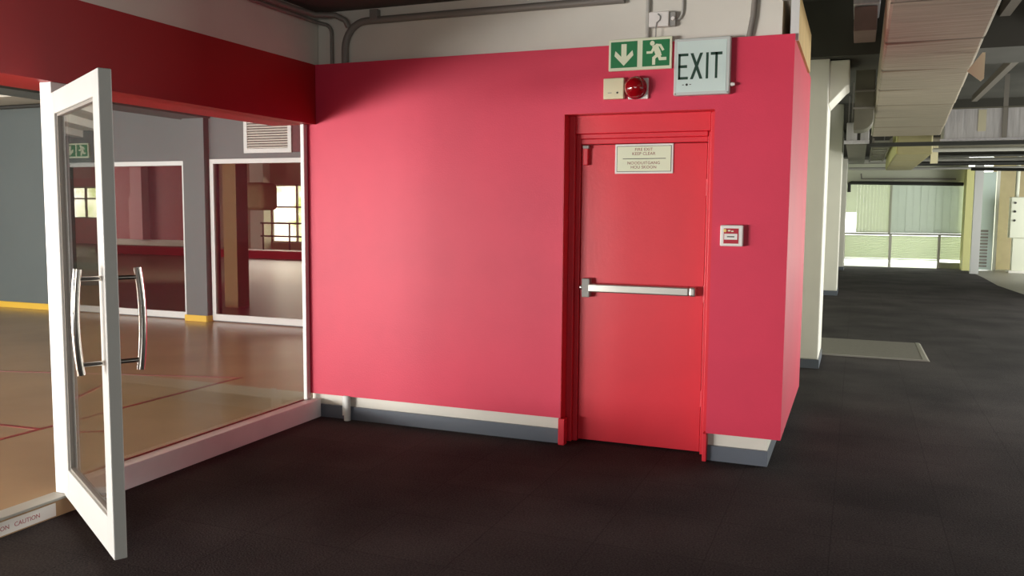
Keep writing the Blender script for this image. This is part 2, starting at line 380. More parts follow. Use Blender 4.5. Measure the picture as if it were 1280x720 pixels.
for px in (2.533, 2.833): build('screw', MB().lathe([(.005, 0), (.004, .004)], (px, EY, 2.187), 'y', -1, 12), M['plate_grey'], ex)
mk = MB(); mk.lathe([(.007, 0), (.005, .003)], (2.60, EY - .002, 2.238), 'y', -1, 14); mk.box(2.574, EY - .003, 2.2355, 2.584, EY - .002, 2.2395); mk.box(2.615, EY - .003, 2.2365, 2.626, EY - .002, 2.2405)
build('test_button', mk, M['ink'], ex)
cg = MB(); cg.lathe([(.010, 0), (.012, .01), (.008, .026)], (2.845, -0.03, 2.232), 'x', 1, 16); build('cable_gland', cg, M['box_white'], ex)

# alarm box and beacon
ab = thing('alarm_box', (2.157, 0, 2.176), 'cream square alarm box left of the red beacon', 'alarm')
build('case', B(2.093, -0.035, 2.176, 2.220, 0.0, 2.300), M['box_cream'], ab, bevel=0.005)
d = MB(); d.lathe([(.006, 0), (.005, .003)], (2.181, -0.035, 2.212), 'y', -1, 14); build('push_button', d, M['ink'], ab)
build('slot', B(2.122, -0.0362, 2.2105, 2.146, -0.035, 2.2145), M['plate_grey'], ab)
bc = thing('alarm_beacon', (2.305, 0, 2.172), 'round glossy red alarm beacon on a white square base above the fire door', 'alarm')
build('base_plate', B(2.243, -0.02, 2.172, 2.366, 0.0, 2.294), M['box_white'], bc, bevel=0.004)
prof = [(.066, 0), (.068, .012), (.060, .016), (.063, .024)] + [(.063 * math.cos(a), .03 + .055 * math.sin(a)) for a in [i * PI / 2 / 9 for i in range(9)]] + [(.004, .085)]
d = MB(); d.lathe(prof, (2.293, -0.02, 2.237), 'y', -1, 36); build('lens', d, M['dome'], bc)
# manual call point
mc = thing('fire_call_point', (2.88, 0, 1.303), 'small white and red break-glass fire call point right of the fire door', 'call point')
build('case', B(2.815, -0.045, 1.303, 2.946, 0.0, 1.426), M['box_white'], mc, bevel=0.007)
build('red_face', B(2.836, -0.047, 1.319, 2.921, -0.045, 1.407), M['mcp_red'], mc, bevel=0.001)
build('label_strip', B(2.840, -0.0485, 1.342, 2.914, -0.047, 1.376), M['box_white'], mc)
build('print', B(2.856, -0.0490, 1.356, 2.898, -0.0485, 1.362), M['ink'], mc)
d = MB(); d.lathe([(.010, 0), (.008, .004)], (2.844, -0.047, 1.394), 'y', -1, 16); build('indicator', d, M['led'], mc)
d = MB(); d.box(2.860, -0.048, 1.390, 2.874, -0.047, 1.398); d.box(2.879, -0.048, 1.387, 2.892, -0.047, 1.394); build('marking', d, M['sign_cream'], mc)

# ------------------------------------------------------------------ conduits and boxes on the white strip of wall
R_ = 0.024
cd = MB(); cd.tube([(0.232, 0.024, 2.5)] + [(0.232, 0.024, 2.60)] + [(0.232 + .17 - .17 * math.cos(a), 0.026, 2.60 + .175 * math.sin(a)) for a in [i * PI / 16 for i in range(1, 9)]] + [(1.0, 0.026, 2.775), (2.2, 0.026, 2.773)], R_, 14)
tag(build('conduit_pipe', cd, M['pipe'], origin=(0.232, 0.026, 2.5)), 'thick grey conduit bending up from the red wall and running along the white strip', 'pipe')
cd = MB(); cd.tube([(0.118, 0.036, 2.5), (0.118, 0.036, 2.71)] + [(0.118 - .07 + .07 * math.cos(a), 0.036 - .0 * i, 2.71 + .07 * math.sin(a)) for i, a in enumerate([k * PI / 12 for k in range(1, 6)])] + [(0.03, -0.02, 2.785), (0.03, -0.3, 2.785), (0.03, -1.6, 2.785)], 0.013, 12)
tag(build('thin_conduit', cd, M['pipe'], origin=(0.118, 0.036, 2.5)), 'thin grey conduit bending up beside the thick one in the corner', 'pipe')
cd = MB(); cd.tube([(0.275, 0.0, 2.74), (0.262, -0.02, 2.78), (0.2, -0.04, 2.815), (0.075, -0.1, 2.815), (0.055, -0.3, 2.815), (0.055, -1.6, 2.815)], 0.019, 12)
tag(build('conduit_pipe', cd, M['pipe'], origin=(0.055, -0.4, 2.80)), 'grey conduit curving round the dark soffit corner above the red beam', 'pipe')
d = MB(); d.box(0.44, 0.0, 2.77, 0.50, 0.05, 2.845); tag(build('conduit_clip', d, M['pipe'], bevel=.004), 'small grey clip holding the thick conduit under the soffit', 'clip')
cd = MB(); cd.tube([(2.342, 0.036, 2.5), (2.342, 0.036, 2.86)], 0.013, 12)
tag(build('riser_conduit', cd, M['pipe_light'], origin=(2.342, .036, 2.5)), 'pale vertical conduit rising behind the running figure sign', 'pipe')
jb = thing('junction_box', (2.43, 0.05, 2.592), 'white junction box with a grey end on the white strip above the exit signs', 'box')
build('case', B(2.355, 0.0, 2.592, 2.475, 0.049, 2.680), M['box_white'], jb, bevel=.006)
build('end_plate', B(2.477, 0.012, 2.594, 2.512, 0.049, 2.676), M['plate_grey'], jb, bevel=.003)
d = MB(); d.lathe([(.012, 0), (.010, .006)], (2.497, 0.012, 2.636), 'y', -1, 16); build('cap_screw', d, M['box_white'], jb)
d = MB(); d.tube([(2.41, -0.003, 2.665), (2.425, -0.004, 2.65), (2.424, -0.004, 2.63), (2.405, -.004, 2.615), (2.40, -.002, 2.585), (2.397, .01, 2.53)], 0.004, 8); build('wire', d, M['plate_grey'], jb)
cd = MB(); cd.tube([(2.513, 0.038, 2.63), (2.535, 0.038, 2.64), (2.548, 0.038, 2.665), (2.550, 0.038, 2.70), (2.550, 0.038, 2.86)], 0.0075, 10)
tag(build('bent_conduit', cd, M['pipe_light'], origin=(2.52, .038, 2.63)), 'thin pale conduit curving up from the right end of the junction box', 'pipe')
cd = MB(); cd.tube([(2.935, 0.032, 2.5), (2.955, 0.032, 2.62), (2.968, 0.032, 2.86)], 0.017, 12)
tag(build('riser_conduit', cd, M['pipe'], origin=(2.935, .032, 2.5)), 'grey vertical conduit near the right end of the white strip', 'pipe')
# white pipe stub by the skirting
cd = MB(); cd.tube([(0.236, 0.005, 0.0), (0.236, 0.005, 0.18)], 0.024, 18)
pst = tag(build('drain_pipe', cd, M['white_gloss'], origin=(.236, .005, 0)), 'short white pipe coming out of the floor in front of the skirting', 'pipe')
d = MB(); d.box(0.19, 0.012, 0.03, 0.212, 0.029, 0.174); build('bracket', d, M['white_gloss'], pst)

# sign board on the corridor side of the corner
sb = thing('side_board', (3.205, 0.7, 2.44), 'plain tan board with a white front edge on the corner above the red wall', 'board')
build('board', B(3.170, 0.06, 2.475, 3.205, 1.30, 2.735), M['board_tan'], sb)
build('edge', B(3.160, 0.035, 2.470, 3.205, 0.06, 2.740), M['white_gloss'], sb, label='white front edge')
build('hook', MB().tube([(3.11, .05, 2.70), (3.16, .05, 2.702)], .006, 8), M['plate_grey'], sb)

# ------------------------------------------------------------------ left side: beam, glazing, sill, step
struct('wall_left', B(-0.36, -13, 2.5, 0.0, 0.04, 2.86), M['white'], 'white wall strip above the red beam on the left', 'wall')
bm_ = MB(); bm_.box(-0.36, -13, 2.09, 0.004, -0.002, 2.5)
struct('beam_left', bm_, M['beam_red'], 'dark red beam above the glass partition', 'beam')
struct('ceiling', B(-0.36, -13, 2.86, 1.35, 0.3, 3.4), M['ceil_dark'], 'dark ceiling soffit over the corner with the conduits', 'ceiling')
struct('ceiling_slab', B(-0.36, -13, 3.45, 12, 21.6, 3.6), M['ceil_void'], 'dark ceiling slab high above the ducts', 'ceiling')
struct('trim_1', B(-0.085, -2.04, 0.0, 0.0, 0.028, 0.13), M['sill'], 'pale kerb under the glass partition', 'sill', bevel=.004)
wg = thing('window_1', (-0.08, -1.0, 0.13), 'glass partition pane between the open door and the red wall', 'window', kind='structure')
build('glass_pane', B(-0.082, -2.03, 0.13, -0.076, -0.046, 2.09), M['glass'], wg)
build('frame', B(-0.098, -0.045, 0.13, -0.068, -0.003, 2.09), M['white_gloss'], wg, bevel=.003)
fb = MB(); fb.box(-0.092, -2.03, 0.13, -0.082, -0.06, 0.138); build('bead', fb, M['line'], wg)
struct('trim_2', B(-0.085, -2.13, 0.085, -0.01, -2.04, 2.09), M['white_gloss'], 'white door post between the open doorway and the glass partition', 'post', bevel=.004)
rs = MB(); rs.box(-0.02, -6, 0.0, 0.0, -2.04, 0.078); struct('trim_3', rs, M['vinyl'], 'tan riser of the step into the studio', 'step')
struct('trim_4', B(-0.09, -6, 0.078, 0.006, -2.135, 0.092), M['pipe_light'], 'pale metal nosing along the studio step', 'nosing', bevel=.003)
stk = thing('step_sticker', (0.002, -2.6, 0.006), 'pale strip sticker with faded red print on the studio step', 'sticker')
build('strip', B(0.0, -3.4, 0.006, 0.0015, -2.205, 0.07), M['box_white'], stk)
def step_text(s, y): text_mesh([s], 0.030, 0.0003, M['tape_red'], stk, 'lettering', Matrix(((0, 0, 1, 0.002), (1, 0, 0, y), (0, 1, 0, 0.037), (0, 0, 0, 1))))
step_text('CAUTION', -2.36); step_text('CAUTION', -2.52); step_text('CAUTION', -2.68)

# ------------------------------------------------------------------ open glass door
HX, HY = 0.025, -2.107
gd = thing('door_2', (HX, HY, 0.09), 'white framed glass door standing open towards the carpet', 'door', kind='structure')
ux, uy = 0.8619, -0.5071     # along the leaf
nx, ny = -0.5071, -0.8619    # towards the camera side
W_ = 0.985; T_ = 0.05; ZB, ZT = 0.09, 2.03
def q(a, n, z): return (HX + ux * a + nx * n, HY + uy * a + ny * n, z)
def obox(a0, n0, z0, a1, n1, z1):
    return MB().hexa([q(a0, n0, z0), q(a0, n1, z0), q(a1, n1, z0), q(a1, n0, z0)], [q(a0, n0, z1), q(a0, n1, z1), q(a1, n1, z1), q(a1, n0, z1)])
build('stile', obox(0, 0, ZB, 0.10, T_, ZT), M['leaf_white_dim'], gd, bevel=.004)
build('stile', obox(W_ - .10, 0, ZB, W_, T_, ZT), M['leaf_white_dim'], gd, bevel=.004)
build('rail', obox(0.10, 0.001, ZT - .10, W_ - .10, T_ - .001, ZT), M['leaf_white_dim'], gd, bevel=.003)
build('rail', obox(0.10, 0.001, ZB, W_ - .10, T_ - .001, ZB + .15), M['leaf_white_dim'], gd, bevel=.003)
build('glass_pane', obox(0.10, .022, ZB + .15, W_ - .10, .028, ZT - .10), M['glass'], gd)
bead = MB()
for a0, a1, z0, z1 in ((.10, .112, ZB + .15, ZT - .10), (W_ - .112, W_ - .10, ZB + .15, ZT - .10), (.112, W_ - .112, ZB + .15, ZB + .162), (.112, W_ - .112, ZT - .112, ZT - .10)):
    s_ = obox(a0, .012, z0, a1, .038, z1); bead.add(s_.v, s_.f)
build('bead', bead, M['pipe'], gd)
for sgn, n0 in ((1, T_), (-1, 0.0)):
    hm = MB(); ac = W_ - .05; off = n0 + sgn * .085
    pts = []
    for i in range(13):
        tt = i / 12.0; pts.append(q(ac, off + sgn * .014 * (1 - (2 * tt - 1) ** 2), 0.845 + .415 * tt))
    hm.tube(pts, .016, 16)
    h = build('pull_handle', hm, M['chrome'], gd, label='polished steel pull handle')
    for zz in (0.885, 1.222):
        build('standoff', MB().tube([q(ac, n0, zz), q(ac, off + sgn * .012, zz)], .010, 12), M['chrome'], h)
for zz in (0.35, 1.06, 1.80):
    build('hinge', MB().tube([q(.004, -.005, zz - .05), q(.004, -.005, zz + .05)], .006, 10), M['alu'], gd)

# ------------------------------------------------------------------ studio behind the glass
WY0, WY1 = 3.42, 3.56
PA = (-6.37, -4.28, 0.10, 2.085); PB = (-3.90, -2.50, 0.10, 2.10)
bw = MB(); ztop = 2.86
bw.box(-12, WY0, .085, PA[0], WY1, ztop); bw.box(PA[1], WY0, .085, PB[0], WY1, ztop); bw.box(PB[1], WY0, .085, 2.3, WY1, ztop)
for p in (PA, PB): bw.box(p[0], WY0, p[3], p[1], WY1, ztop); bw.box(p[0], WY0, .085, p[1], WY1, p[2])
struct('wall_back', bw, M['grey_wall'], 'slate grey back wall of the studio', 'wall', origin=(-6, WY0, .085))
pc = MB(); pc.box(-4.26, 3.33, .16, -3.93, WY0, 2.60); struct('column_grey', pc, M['grey_wall'], 'slate grey pier between the two framed panes', 'pier')
struct('beam_studio', B(-4.36, -4, 2.60, -3.90, WY0, ztop), M['grey_wall'], 'grey beam running back to the pier under the studio ceiling', 'beam')
struct('baseboard_back', B(-12, 3.395, .085, PA[0] - .05, WY0, .165), M['yellow'], 'yellow skirting along the grey wall left of the open door', 'skirting')
struct('baseboard_pier', MB().box(-4.275, 3.31, .085, -3.915, 3.33, .16).box(-3.93, 3.31, .085, -3.91, WY0, .16), M['yellow'], 'yellow skirting at the foot of the grey pier', 'skirting')
for i, (p, lab) in enumerate(((PA, 'white framed tinted pane left of the grey pier'), (PB, 'white framed tinted pane right of the grey pier'))):
    w = thing('window_%d' % (i + 2), ((p[0] + p[1]) / 2, WY0, p[2]), lab, 'window', kind='structure')
    f = MB(); e = .055
    f.box(p[0], WY0 - .03, p[2], p[0] + e, WY0 + .03, p[3]); f.box(p[1] - e, WY0 - .03, p[2], p[1], WY0 + .03, p[3])
    f.box(p[0] + e, WY0 - .03, p[3] - e, p[1] - e, WY0 + .03, p[3]); f.box(p[0] + e, WY0 - .03, p[2], p[1] - e, WY0 + .03, p[2] + .08)
    build('frame', f, M['white_gloss'], w)
    build('glass_pane', B(p[0] + e, WY0 - .003, p[2] + .08, p[1] - e, WY0 + .003, p[3] - e), M['glass_tint'], w)
vt = thing('air_vent', (-3.03, WY0, 2.16), 'white louvred air vent high on the grey wall above the right framed pane', 'vent')
f = MB(); vx0, vx1, vz0, vz1, e = -3.37, -2.68, 2.165, 2.60, .05
f.box(vx0, 3.385, vz0, vx0 + e, WY0, vz1); f.box(vx1 - e, 3.385, vz0, vx1, WY0, vz1); f.box(vx0 + e, 3.385, vz0, vx1 - e, WY0, vz0 + e); f.box(vx0 + e, 3.385, vz1 - e, vx1 - e, WY0, vz1)
build('frame', f, M['white_gloss'], vt)
build('backing', B(vx0 + e, 3.41, vz0 + e, vx1 - e, WY0, vz1 - e), M['pipe_dark'], vt)
for k in range(11):
    z = vz0 + e + .005 + k * .030
    sl = MB(); sl.hexa([(vx0 + e, 3.388, z), (vx1 - e, 3.388, z), (vx1 - e, 3.410, z + .014), (vx0 + e, 3.410, z + .014)], [(vx0 + e, 3.388, z + .008), (vx1 - e, 3.388, z + .008), (vx1 - e, 3.410, z + .022), (vx0 + e, 3.410, z + .022)])
    build('slat', sl, M['white'], vt)
struct('trim_5', B(-2.665, 3.395, 2.17, -2.46, WY0, ztop), M['maroon'], 'dark red upright strip beside the air vent', 'trim')
es = thing('green_exit_sign', (-6.12, WY0, 2.15), 'small green running figure sign above the left framed pane seen through the open door', 'sign')
build('panel', B(-6.34, 3.395, 2.150, -5.895, WY0, 2.340), M['sign_cream'], es)
build('arrow_field', B(-6.32, 3.392, 2.168, -6.13, 3.395, 2.322), M['sign_green'], es)
build('figure_field', B(-6.105, 3.392, 2.168, -5.915, 3.395, 2.322), M['sign_green'], es)
a2 = MB(); cx, cz = -6.225, 2.245
a2.prism([(cx - .02, cz + .062), (cx + .02, cz + .062), (cx + .02, cz), (cx + .06, cz + .02), (cx + .06, cz - .012), (cx, cz - .066), (cx - .06, cz - .012), (cx - .06, cz + .02), (cx - .02, cz)], 'y', 3.390, 3.392)
build('arrow', a2, M['sign_cream'], es)
r2 = MB(); cx, cz = -6.01, 2.245; Y0 = 3.392
strip(r2, [(-.004, .036), (.016, -.012)], .017); strip(r2, [(.002, .045), (.026, .042), (.042, .016)], .009); strip(r2, [(-.008, .038), (-.026, .004), (-.052, .004)], .009)
strip(r2, [(.012, -.01), (-.012, -.03), (-.012, -.064)], .011); strip(r2, [(.016, -.012), (.026, -.036), (.058, -.036)], .011)
r2.prism([(cx - .022 + .016 * math.cos(2 * PI * k / 16), cz + .058 + .016 * math.sin(2 * PI * k / 16)) for k in range(16)], 'y', Y0 - .002, Y0)
build('running_figure', r2, M['sign_cream'], es)
# studio ceiling with joists
struct('ceiling_studio', B(-12, -13, 2.86, -0.36, 3.56, 2.96), M['ceil_white'], 'white painted studio ceiling', 'ceiling')
js = []
for k, y in enumerate((1.9, 1.1, 0.3, -0.5)):
    js.append(tag(build('ceiling_joist', B(-12, y, 2.74, -4.4, y + .16, 2.86), M['ceil_white']), 'pale ceiling joist crossing the studio ceiling', 'joist', 'studio ceiling joists'))
tag(build('ceiling_pipe', MB().tube([(-12, 2.6, 2.72), (-5.2, 2.5, 2.72), (-4.5, 2.2, 2.76)], .025, 10), M['pipe_dark']), 'thin dark pipe under the studio ceiling by the grey wall', 'pipe')
# court lines, 1 mm proud of the vinyl
def cline(name, a, b, w, lab):
    d = Vector((b[0] - a[0], b[1] - a[1])).normalized(); n = Vector((-d[1], d[0])) * w / 2
    mb = MB(); mb.prism([(a[0] - n[0], a[1] - n[1]), (b[0] - n[0], b[1] - n[1]), (b[0] + n[0], b[1] + n[1]), (a[0] + n[0], a[1] + n[1])], 'z', .085, .0862)
    return tag(build(name, mb, M['line']), lab, 'floor line')
cline('court_line', (-1.20, .62), (-1.30, -4.5), .035, 'red floor line running forward across the studio towards the step')
cline('court_line', (-4.6, -.40), (-1.235, .595), .03, 'thin red floor line crossing the studio behind the pull handles')
cline('court_line', (-4.5, -1.50), (-1.258, -1.27), .035, 'red floor line crossing the studio floor left of the open door')
struct('wall_studio_left', B(-12.2, -13, .0, -12, 3.56, 2.96), M['grey_wall'], 'grey left wall of the studio', 'wall')

# ------------------------------------------------------------------ hall behind the framed panes
HYF = 20.0
struct('wall_hall', MB().box(-27, HYF, .08, -25.6, HYF + .2, 3.4).box(-23.6, HYF, .08, -18.5, HYF + .2, 3.4).box(-25.6, HYF, .08, -23.6, HYF + .2, 1.05).box(-25.6, HYF, 2.3, -23.6, HYF + .2, 3.4).box(-40, HYF, .08, -27, HYF + .2, 3.4), M['hall_red'], 'deep red far wall of the hall behind the framed panes', 'wall')
struct('ceiling_hall', B(-40, 3.56, 3.2, 2.3, 20.2, 3.3), M['ceil_dark'], 'dim ceiling of the hall behind the framed panes', 'ceiling')
struct('baseboard_hall', B(-23.4, HYF - .08, .08, -18.6, HYF, .30), M['white'], 'white skirting under the red hall wall', 'skirting')
tag(build('red_plinth', B(-18.6, 15.0, .08, -8, 15.6, .30), M['hall_red']), 'low dark red plinth across the hall floor', 'plinth')
tag(build('pilaster', MB().box(-21.85, HYF - .35, .30, -21.3, HYF - .002, 3.0).box(-22.1, HYF - .2, .30, -21.85, HYF - .002, 1.9), M['hall_pink_lit']), 'pilaster on the red hall wall with pink light painted in', 'pilaster')
struct('wall_hall_brown', MB().box(-18.5, HYF, .08, -15.75, HYF + .2, 3.4).box(-13.6, HYF, .08, 2.3, HYF + .2, 3.4).box(-15.75, HYF, 2.35, -13.6, HYF + .2, 3.4).box(-15.75, HYF, .08, -13.6, HYF + .2, .3), M['hall_brown'], 'brown wall part of the hall', 'wall')
tag(build('hall_column', B(-16.3, HYF - .4, .08, -15.72, HYF - .01, 3.2), M['column']), 'pale column beside the bright hall window', 'column')
tag(build('hall_column', B(-4.86, 4.75, .08, -4.63, 5.0, 3.2), M['beige']), 'beige post close behind the right framed pane', 'column')
tag(build('ceiling_box', MB().box(-13.35, 15.2, 1.45, -12.35, 16, 2.25), M['beige'], bevel=.15, seg=4), 'rounded beige box hanging under the hall ceiling', 'box')
hduct = tag(build('hall_duct', MB().box(-14, 11.0, 2.55, -5, 11.5, 2.85), M['beige']), 'long beige duct across the hall ceiling', 'duct')
rl = thing('hall_railing', (-14.6, HYF - .6, .08), 'dark metal railing in front of the bright hall window', 'railing')
for z in (.55, 1.0): build('rail', MB().tube([(-15.7, HYF - .6, z), (-13.4, HYF - .6, z)], .03, 8), M['pipe_dark'], rl)
for x in (-15.6, -14.5, -13.5): build('post', MB().tube([(x, HYF - .6, .08), (x, HYF - .6, 1.0)], .03, 8), M['pipe_dark'], rl)
for i, (x0, x1, z0, z1, lab) in enumerate(((-25.6, -23.6, 1.05, 2.3, 'bright window in the red hall wall seen through the open door'), (-15.75, -13.6, .3, 2.35, 'bright hall window seen through the right framed pane'))):
    w = thing('window_%d' % (i + 4), ((x0 + x1) / 2, HYF + .1, z0), lab, 'window', kind='structure')
    f = MB(); e = .06; ym = HYF + .08
    f.box(x0, ym, z0, x0 + e, ym + .06, z1); f.box(x1 - e, ym, z0, x1, ym + .06, z1); f.box(x0, ym, z1 - e, x1, ym + .06, z1); f.box(x0, ym, z0, x1, ym + .06, z0 + e)
    f.box((x0 + x1) / 2 - .04, ym, z0, (x0 + x1) / 2 + .04, ym + .06, z1); f.box(x0, ym, z0 + (z1 - z0) * .6, x1, ym + .06, z0 + (z1 - z0) * .6 + .06)
    build('frame', f, M['hall_brown'] if i == 0 else M['white'], w)
    build('glass_pane', B(x0, ym + .025, z0, x1, ym + .03, z1), M['glass'], w)
gy = HYF + 3
struct('garden_backdrop', MB().box(-40, gy, -1, -5, gy + .1, 4.5), M['daylight'], 'bright garden outside the hall windows', 'garden')

# ------------------------------------------------------------------ corridor on the right
struct('wall_corridor_left', MB().box(2.3, 1.72, 0, 2.5, 21.3, 3.45).box(2.5, 1.72, 0, 3.1, 1.85, 3.45), M['pale_wall'], 'pale wall along the left of the corridor behind the columns', 'wall')
CY = (3.58, 11.56, 19.2)
labs = ('nearest off white column just past the red corner', 'middle off white column of the three along the corridor', 'farthest off white column at the end of the corridor')
for y, lb in zip(CY, labs):
    c = thing('column', (2.95, y + .35, 0), lb, 'column', 'columns along the corridor')
    build('shaft', B(2.62, y, .085, 3.255, y + .75, 3.45), M['column'], c, bevel=.012)
    build('base', B(2.61, y - .01, 0, 3.265, y + .76, .085), M['skirt'], c, label='grey skirting at the foot')
hc = MB(); y = CY[0]
hc.prism([(3.256, 2.52), (3.40, 2.68), (3.43, 2.70), (3.43, 2.93), (3.256, 2.93)], 'y', y + .03, y + .62)
tag(build('corbel', hc, M['column'], bevel=.01), 'off white sloped corbel at the head of the nearest column', 'corbel')
struct('beam_near', B(2.5, 3.45, 2.94, 12, 4.35, 3.45), M['ceil_void'], 'dark concrete beam crossing above the nearest column', 'beam')
struct('beam_middle', B(3.26, 11.5, 2.98, 12, 12.3, 3.45), M['ceil_void'], 'dark concrete beam crossing half way down the corridor', 'beam')
# big duct
MD = thing('main_duct', (4.0, 3.5, 2.6), 'large foil wrapped duct running along the corridor ceiling', 'duct')
def dx(y): t_ = (y + 2.5) / 10.9; return 3.655 + .045 * t_, 4.09 + .50 * t_
secs = [-2.5, -1.3, -.1, 1.05, 2.25, 3.4, 4.6, 5.75, 7.0, 8.4]
for i, (ya, yb) in enumerate(zip(secs[:-1], secs[1:])):
    mb = MB(); n = 6
    a0, a1 = dx(ya); b0, b1 = dx(yb); g = .012
    dz = random.uniform(-.006, .006); tw = random.uniform(-.04, .04)
    mb.hexa([(a0, ya + g, 2.60 + dz), (b0, yb - g, 2.60 - dz), (b1, yb - g + tw, 2.60 + dz), (a1, ya + g + tw, 2.60 - dz)][::-1],
            [(a0, ya + g, 2.93), (b0, yb - g, 2.93), (b1, yb - g + tw, 2.93), (a1, ya + g + tw, 2.93)][::-1])
    build('duct_section', mb, M['foil'], MD, bevel=.02)
    if i:
        sm = MB(); sm.hexa([(a0 + .006, ya - .03, 2.606), (a0 + .006, ya + .03, 2.606), (a1 - .006, ya + .06, 2.606), (a1 - .006, ya - .03, 2.606)][::-1], [(a0 + .006, ya - .03, 2.92), (a0 + .006, ya + .03, 2.92), (a1 - .006, ya + .06, 2.92), (a1 - .006, ya - .03, 2.92)][::-1])
        build('seam', sm, M['duct_olive'], MD)
fp = MB(); fp.prism([(4.212, 2.480), (4.300, 2.408), (4.318, 2.425), (4.318, 2.600), (4.300, 2.600)], 'y', 1.59, 1.605)
build('flap', fp, M['box_cream'], MD, label='loose cream foil flap')
fe = MB(); a0, a1 = dx(5.6); b0, b1 = dx(8.3)
fe.hexa([(a0 - .012, 5.6, 2.61), (a0 - .002, 5.6, 2.61), (b0 - .002, 8.3, 2.61), (b0 - .012, 8.3, 2.61)], [(a0 - .012, 5.6, 2.92), (a0 - .002, 5.6, 2.92), (b0 - .002, 8.3, 2.92), (b0 - .012, 8.3, 2.92)])
build('side_strip', fe, M['foil_edge'], MD)
# crossing duct
xd = thing('cross_duct', (5.5, 8.8, 2.55), 'grey foil wrapped duct crossing the corridor behind the large duct', 'duct')
xs = [4.64, 5.42, 6.9, 8.4, 10]
for a, b in zip(xs[:-1], xs[1:]):
    build('duct_section', B(a + .006, 8.62, 2.55, b - .006, 9.15, 2.985), M['foil_grey'], xd, bevel=.012)
build('flange', B(4.6, 8.6, 2.535, 10, 8.63, 2.562), M['silver'], xd)
build('flange', B(4.6, 8.6, 2.978, 10, 8.63, 2.995), M['duct_olive'], xd)
for x in (5.40, 7.6): build('strap', B(x - .03, 8.605, 2.535, x + .03, 8.62, 3.44), M['pipe'], xd)
for x in (5.12,): build('tape', B(x - .05, 8.612, 2.66, x + .05, 8.62, 2.96), M['foil_edge'], xd)
tag(build('bracket_rail', B(3.68, 8.55, 2.47, 10, 8.62, 2.525), M['pipe_dark']), 'black support rail under the crossing duct', 'rail')
sd = thing('small_duct', (3.5, 8.9, 2.52), 'small silver duct stub left of the large duct by the column', 'duct')
build('duct_section', B(3.35, 8.7, 2.56, 3.50, 9.2, 2.84), M['foil_grey'], sd, bevel=.01)
build('duct_section', B(3.545, 8.7, 2.56, 3.665, 9.2, 2.86), M['foil_grey'], sd, bevel=.01)
build('flange', B(3.32, 8.66, 2.525, 3.67, 8.70, 2.575), M['silver'], sd)
# duct further away
d2 = thing('far_duct', (4.3, 12, 2.4), 'yellowish wrapped duct farther down the corridor', 'duct')
for a, b in ((9.3, 11.0), (11.0, 12.8), (12.8, 14.6)):
    build('duct_section', B(4.065, a + .02, 2.40, 4.56, b - .02, 2.80), M['foil_yel'], d2, bevel=.02)
build('side_strip', B(4.055, 9.3, 2.41, 4.064, 14.6, 2.79), M['pale_yellow'], d2)  # yellow light on the duct's left side, painted as a pale strip
# drop duct near the column
dd = thing('drop_duct', (3.55, 5.2, 2.45), 'olive grey duct dropping beside the corbel of the nearest column', 'duct')
dm = MB(); dm.prism([(3.475, 2.40)] + [(3.475 + .08 + .12 * math.sin(a), 2.52 - .12 * math.cos(a)) for a in [i * PI / 12 for i in range(0, 7)]] + [(3.675, 3.15), (3.475, 3.15)], 'y', 4.95, 5.4)
build('duct_section', dm, M['duct_olive'], dd, bevel=.01)
for z in (2.62, 2.80): build('strap', MB().box(3.465, 4.935, z, 3.68, 4.95, z + .018), M['pipe'], dd)
pk = thing('branch_duct', (3.55, 3.0, 3.0), 'rose grey duct branch with silver insulation left of the large duct', 'duct')
build('duct_section', B(3.46, 2.75, 3.02, 3.64, 3.3, 3.22), M['duct_pink'], pk, bevel=.006)
build('insulation', B(3.45, 2.70, 3.225, 3.66, 3.3, 3.40), M['silver'], pk, bevel=.01)
# far small duct rods left, cable ladder
cl = thing('cable_ladder', (3.9, 12.0, 2.6), 'narrow cable ladder under the dark ceiling left of the far duct', 'ladder')
for x in (3.72, 3.98): build('side_rail', B(x, 9.4, 2.60, x + .03, 15, 2.66), M['pipe'], cl)
for k in range(9): build('rung', B(3.75, 9.7 + k * .62, 2.615, 3.98, 9.9 + k * .62, 2.645), M['pipe_light'], cl)
tray = tag(build('cable_tray', MB().box(3.36, 9.4, 2.56, 3.62, 15, 2.60).box(3.34, 9.4, 2.56, 3.36, 15, 2.66).box(3.62, 9.4, 2.56, 3.64, 15, 2.66), M['duct_olive']), 'dark cable tray along the ceiling beside the columns', 'tray')
def hang(root, pts, z0, z1=3.46, r=.008):
    for x, y in pts: build('hanger_rod', MB().tube([(x, y, z0), (x, y, z1)], r, 8), M['pipe'], root)
hang(MD, [(3.70, .5), (4.15, .5), (3.72, 6.4), (4.35, 6.4)], 2.92)
hang(d2, [(4.15, 10), (4.5, 10), (4.15, 14), (4.5, 14)], 2.79); hang(sd, [(3.42, 8.9), (3.61, 8.9)], 2.83); hang(dd, [(3.57, 5.15)], 3.14); hang(pk, [(3.55, 3.0)], 3.39)
hang(tray, [(3.35, 10.5), (3.63, 10.5), (3.35, 14), (3.63, 14)], 2.655); hang(cl, [(3.735, 10.5), (3.995, 10.5), (3.735, 14), (3.995, 14)], 2.65)
hang(hduct, [(-13, 11.25), (-8, 11.25)], 2.84, 3.201)
